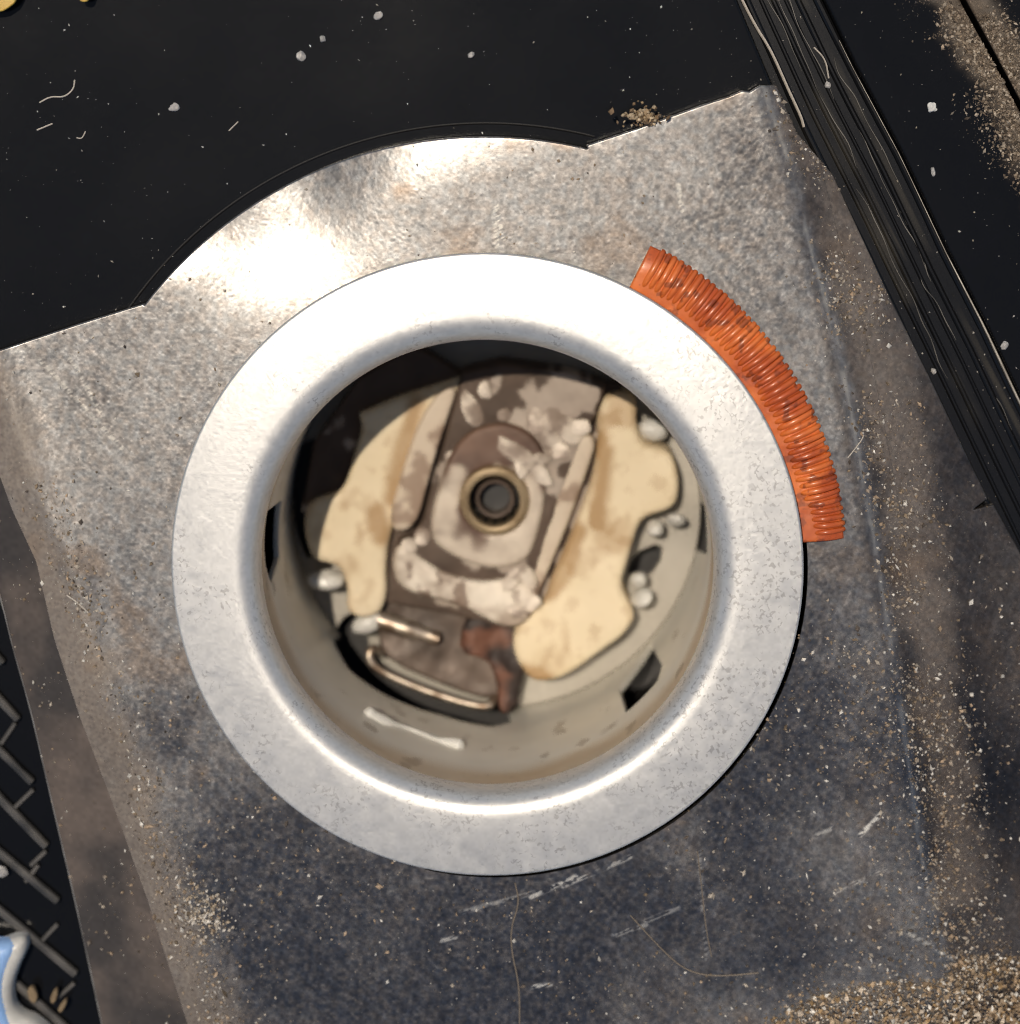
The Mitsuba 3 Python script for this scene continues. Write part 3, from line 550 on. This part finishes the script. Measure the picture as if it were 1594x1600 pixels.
# soil heap lower right
sp_px = [(1180, 1640), (1200, 1598), (1235, 1570), (1275, 1555), (1330, 1540), (1400, 1530), (1470, 1530), (1492, 1515), (1500, 1498), (1540, 1492), (1640, 1500), (1640, 1640)]
spg = Polygon(xyf(sp_px, plate_z))
def soil_z(p):
    d = shapely.distance(spg.boundary, shapely.points(p)); return plate_z(p) + np.minimum(d * .7, .0026) * (.2 + 1.5 * meshkit.fbm(np.c_[p * 420, p[:, 0] * 0], 3, 3))
p = pick(6500, spg, lambda p: np.full(len(p), 1.0)); s = .00022 + .0011 * rng.random(len(p)) ** 4.5
g, c = grains(np.c_[p, soil_z(p)], s, cols(len(p), [(.26, .18, .11), (.38, .28, .18), (.16, .11, .065), (.30, .22, .14), (.55, .46, .36), (.30, .20, .10), (.75, .70, .62)]))
k = obj('soil_heap', g, 'm_grain', smooth=False, color=c); tag(k, 'crumbly brown soil heaped at the lower right corner of the plate', 'soil', kind='stuff')
p = rng.uniform((spg.bounds[0] - .004, spg.bounds[1]), (spg.bounds[2], spg.bounds[3] + .006), (9000, 2)); d = shapely.distance(spg, shapely.points(p)); p = p[(d > 0) & (rng.random(len(p)) < .5 * np.exp(-d / .0011))]
s = .0002 + .0005 * rng.random(len(p)) ** 3
g, c = grains(np.c_[p, plate_z(p)], s, cols(len(p), [(.26, .18, .11), (.38, .28, .18), (.16, .11, .06), (.55, .46, .36)]))
k = obj('soil_crumbs', g, 'm_grain', smooth=False, color=c); tag(k, 'loose crumbs scattered round the soil heap', 'soil', kind='stuff')
# dirt lump by the left bend
p = np.array(xyf([(318 + rng.normal() * 22, 1425 + rng.normal() * 22) for _ in range(300)], plate_z)); s = .0003 + .0006 * rng.random(300) ** 2
g, c = grains(np.c_[p, plate_z(p) + .0002], s, cols(300, [(.5, .44, .36), (.62, .57, .5), (.35, .28, .2)]))
k = obj('dirt_lump', g, 'm_grain', smooth=False, color=c); tag(k, 'pale crumbled dirt lump at the left bend of the plate', 'dirt')
# debris crumb at the upper plate edge
p = np.array([at(1005 + rng.normal() * 13, 182 + rng.normal() * 7, 0)[:2] for _ in range(170)]); s = .0004 + .0008 * rng.random(170) ** 2
g, c = grains(np.c_[p, .0002 + .0012 * rng.random(170)], s, cols(170, [(.30, .21, .12), (.18, .12, .07), (.42, .33, .22)]))
k = obj('debris_crumb', g, 'm_grain', smooth=False, color=c); tag(k, 'small brown debris crumb on the upper edge of the plate', 'debris')
# single grains one can point to
for lab, x, y, z, sx, sy, col in (('largest pale grain on the black deck, in the upper left', 471, 88, -.0040, .0019, .0017, 'm_chip'), ('oval white grain alone on the black deck at far left', 272, 168, -.0040, .0015, .0019, 'm_chip'), ('white grain just above and right of the largest deck grain', 504, 61, -.0040, .0012, .0011, 'm_chip'),
        ('white grain nearest the top edge on the black deck', 591, 24, -.0040, .0013, .0017, 'm_chip'), ('white grain in the middle of the black deck above the lobe', 736, 86, -.0040, .0013, .0010, 'm_chip'), ('pinkish white grain on the black ledge near the crack', 1456, 168, -.0056, .0018, .0018, 'm_white'),
        ('flat white grain on the black ledge below the pinkish one', 1458, 268, -.0056, .0015, .0008, 'm_chip'), ('white grain at the right edge beside the pale rail ridge', 1570, 540, -.0056, .0013, .0016, 'm_chip'), ('tan grain stuck on the scuffed rail', 1294, 133, -.0086, .0013, .0012, 'm_chip'),
        ('white grain on the rail at the plate edge', 1459, 580, -.0084, .0010, .0011, 'm_chip'), ('white chip at left frame edge on the ribbed panel', 3, 1362, -.0125, .0022, .0024, 'm_chip')):
    k = obj('grit_grain', pebble(at(x, y, z), (sx * .85, sy * .85, .0009), x % 17 + 1, .5, 2), col); tag(k, lab, 'grit grain')
# fibres
def fibre(lab, pts, z, rad, m='m_fibre'):
    p = chaikin(np.array(pts, float), 3, False); zf = z if callable(z) else (lambda q: np.full(len(q), z))
    q = xyf(p, zf); q = np.c_[q, zf(q) + rad * 1.2]
    k = obj('fibre', tube(q, rad, 5), m); tag(k, lab, 'fibre')
fibre('long dark hair running down from the rim to the bottom edge', [(805, 1380), (812, 1410), (798, 1450), (800, 1490), (812, 1540), (812, 1620)], plate_z, .00013)
fibre('dark curved hair lying at the bottom right of the plate', [(985, 1430), (1040, 1490), (1075, 1518), (1120, 1526), (1185, 1520)], plate_z, .00012)
fibre('straight dark hair crossing the plate below the rim', [(1090, 1330), (1098, 1400), (1103, 1450), (1112, 1495)], plate_z, .0001)
fibre('forked pale fibre on the black deck at upper left', [(62, 160), (80, 150), (100, 152), (115, 140), (117, 125)], -.0042, .00013, 'm_fibre_pale')
fibre('short pale fibre below the forked one', [(58, 203), (70, 198), (82, 193)], -.0042, .00013, 'm_fibre_pale')
fibre('tiny curled fibre right of the short one', [(120, 215), (128, 217), (134, 205)], -.0042, .0001, 'm_fibre_pale')
fibre('short straight fibre on the deck above the lobe', [(358, 204), (372, 190)], -.0042, .00011, 'm_fibre_pale')
fibre('long pale frayed fibre lying along the black rail', [(1150, -20), (1180, 40), (1205, 78), (1232, 140), (1252, 182), (1256, 198)], -.0078, .00022, 'm_fibre_pale')
fibre('short curled pale fibre above the tan rail grain', [(1272, 74), (1290, 92), (1295, 122)], -.0086, .00013, 'm_fibre_pale')
fibre('pale fibre on the plate near the amber arc', [(1325, 715), (1345, 690), (1350, 680)], plate_z, .0001, 'm_fibre_pale')
fibre('thin tan straw on the left of the plate', [(105, 930), (120, 940), (138, 957)], plate_z, .00015, 'm_fibre_pale')
# leaves and the blue thing at the frame edge
def blob(name, px, z, th, m, lab, cat, r=.0006):
    pg = Polygon(chaikin(xy(px, z), 2)); k = obj(name, slab(pg, lambda p: z + .0004 * meshkit.noise(np.c_[p * 300, p[:, 0] * 0], 2), z - th, r, .001), m); tag(k, lab, cat); return k
blob('leaf', [(-60, -40), (40, -40), (26, 2), (14, 12), (0, 20), (-60, 20)], -.001, .0006, 'm_leaf', 'yellow leaf tip at the upper left corner', 'leaf', .0002)
blob('leaf', [(112, -40), (150, -40), (140, 0), (132, 4), (122, 0)], -.001, .0006, 'm_leaf', 'yellow leaf tip right of the corner one', 'leaf', .0002)
blue_key = thing('blue_object', 'pale blue object with white edge at lower left corner', 'cap')  # guessed shape built for a blurred blue-white glint in the corner
def part_blob(n, px, z, th, m, r): obj(n, slab(Polygon(chaikin(xy(px, z), 2)), z, z - th, r, .001), m, blue_key, smooth=60)
part_blob('rim', [(-80, 1475), (-10, 1482), (26, 1466), (40, 1470), (40, 1488), (24, 1520), (14, 1552), (20, 1588), (64, 1602), (120, 1680), (-80, 1680)], -.0085, .005, 'm_white', .0022)
part_blob('cover', [(-80, 1462), (-6, 1476), (22, 1474), (26, 1486), (12, 1515), (4, 1555), (14, 1595), (60, 1680), (-80, 1680)], -.0078, .004, 'm_blue', .0022)
for i, (lab, pts) in enumerate((('brown husk lying flat above the blue object', [(42, 1545), (52, 1540), (60, 1558), (54, 1570), (44, 1562)]), ('brown husk pointing up beside the flat one', [(76, 1566), (84, 1545), (92, 1546), (86, 1570)]), ('brown husk furthest right at lower left corner', [(88, 1578), (102, 1560), (106, 1566), (96, 1584)]))):
    blob('husk', pts, -.0115, .001, 'm_soil', lab, 'husk', .0003)
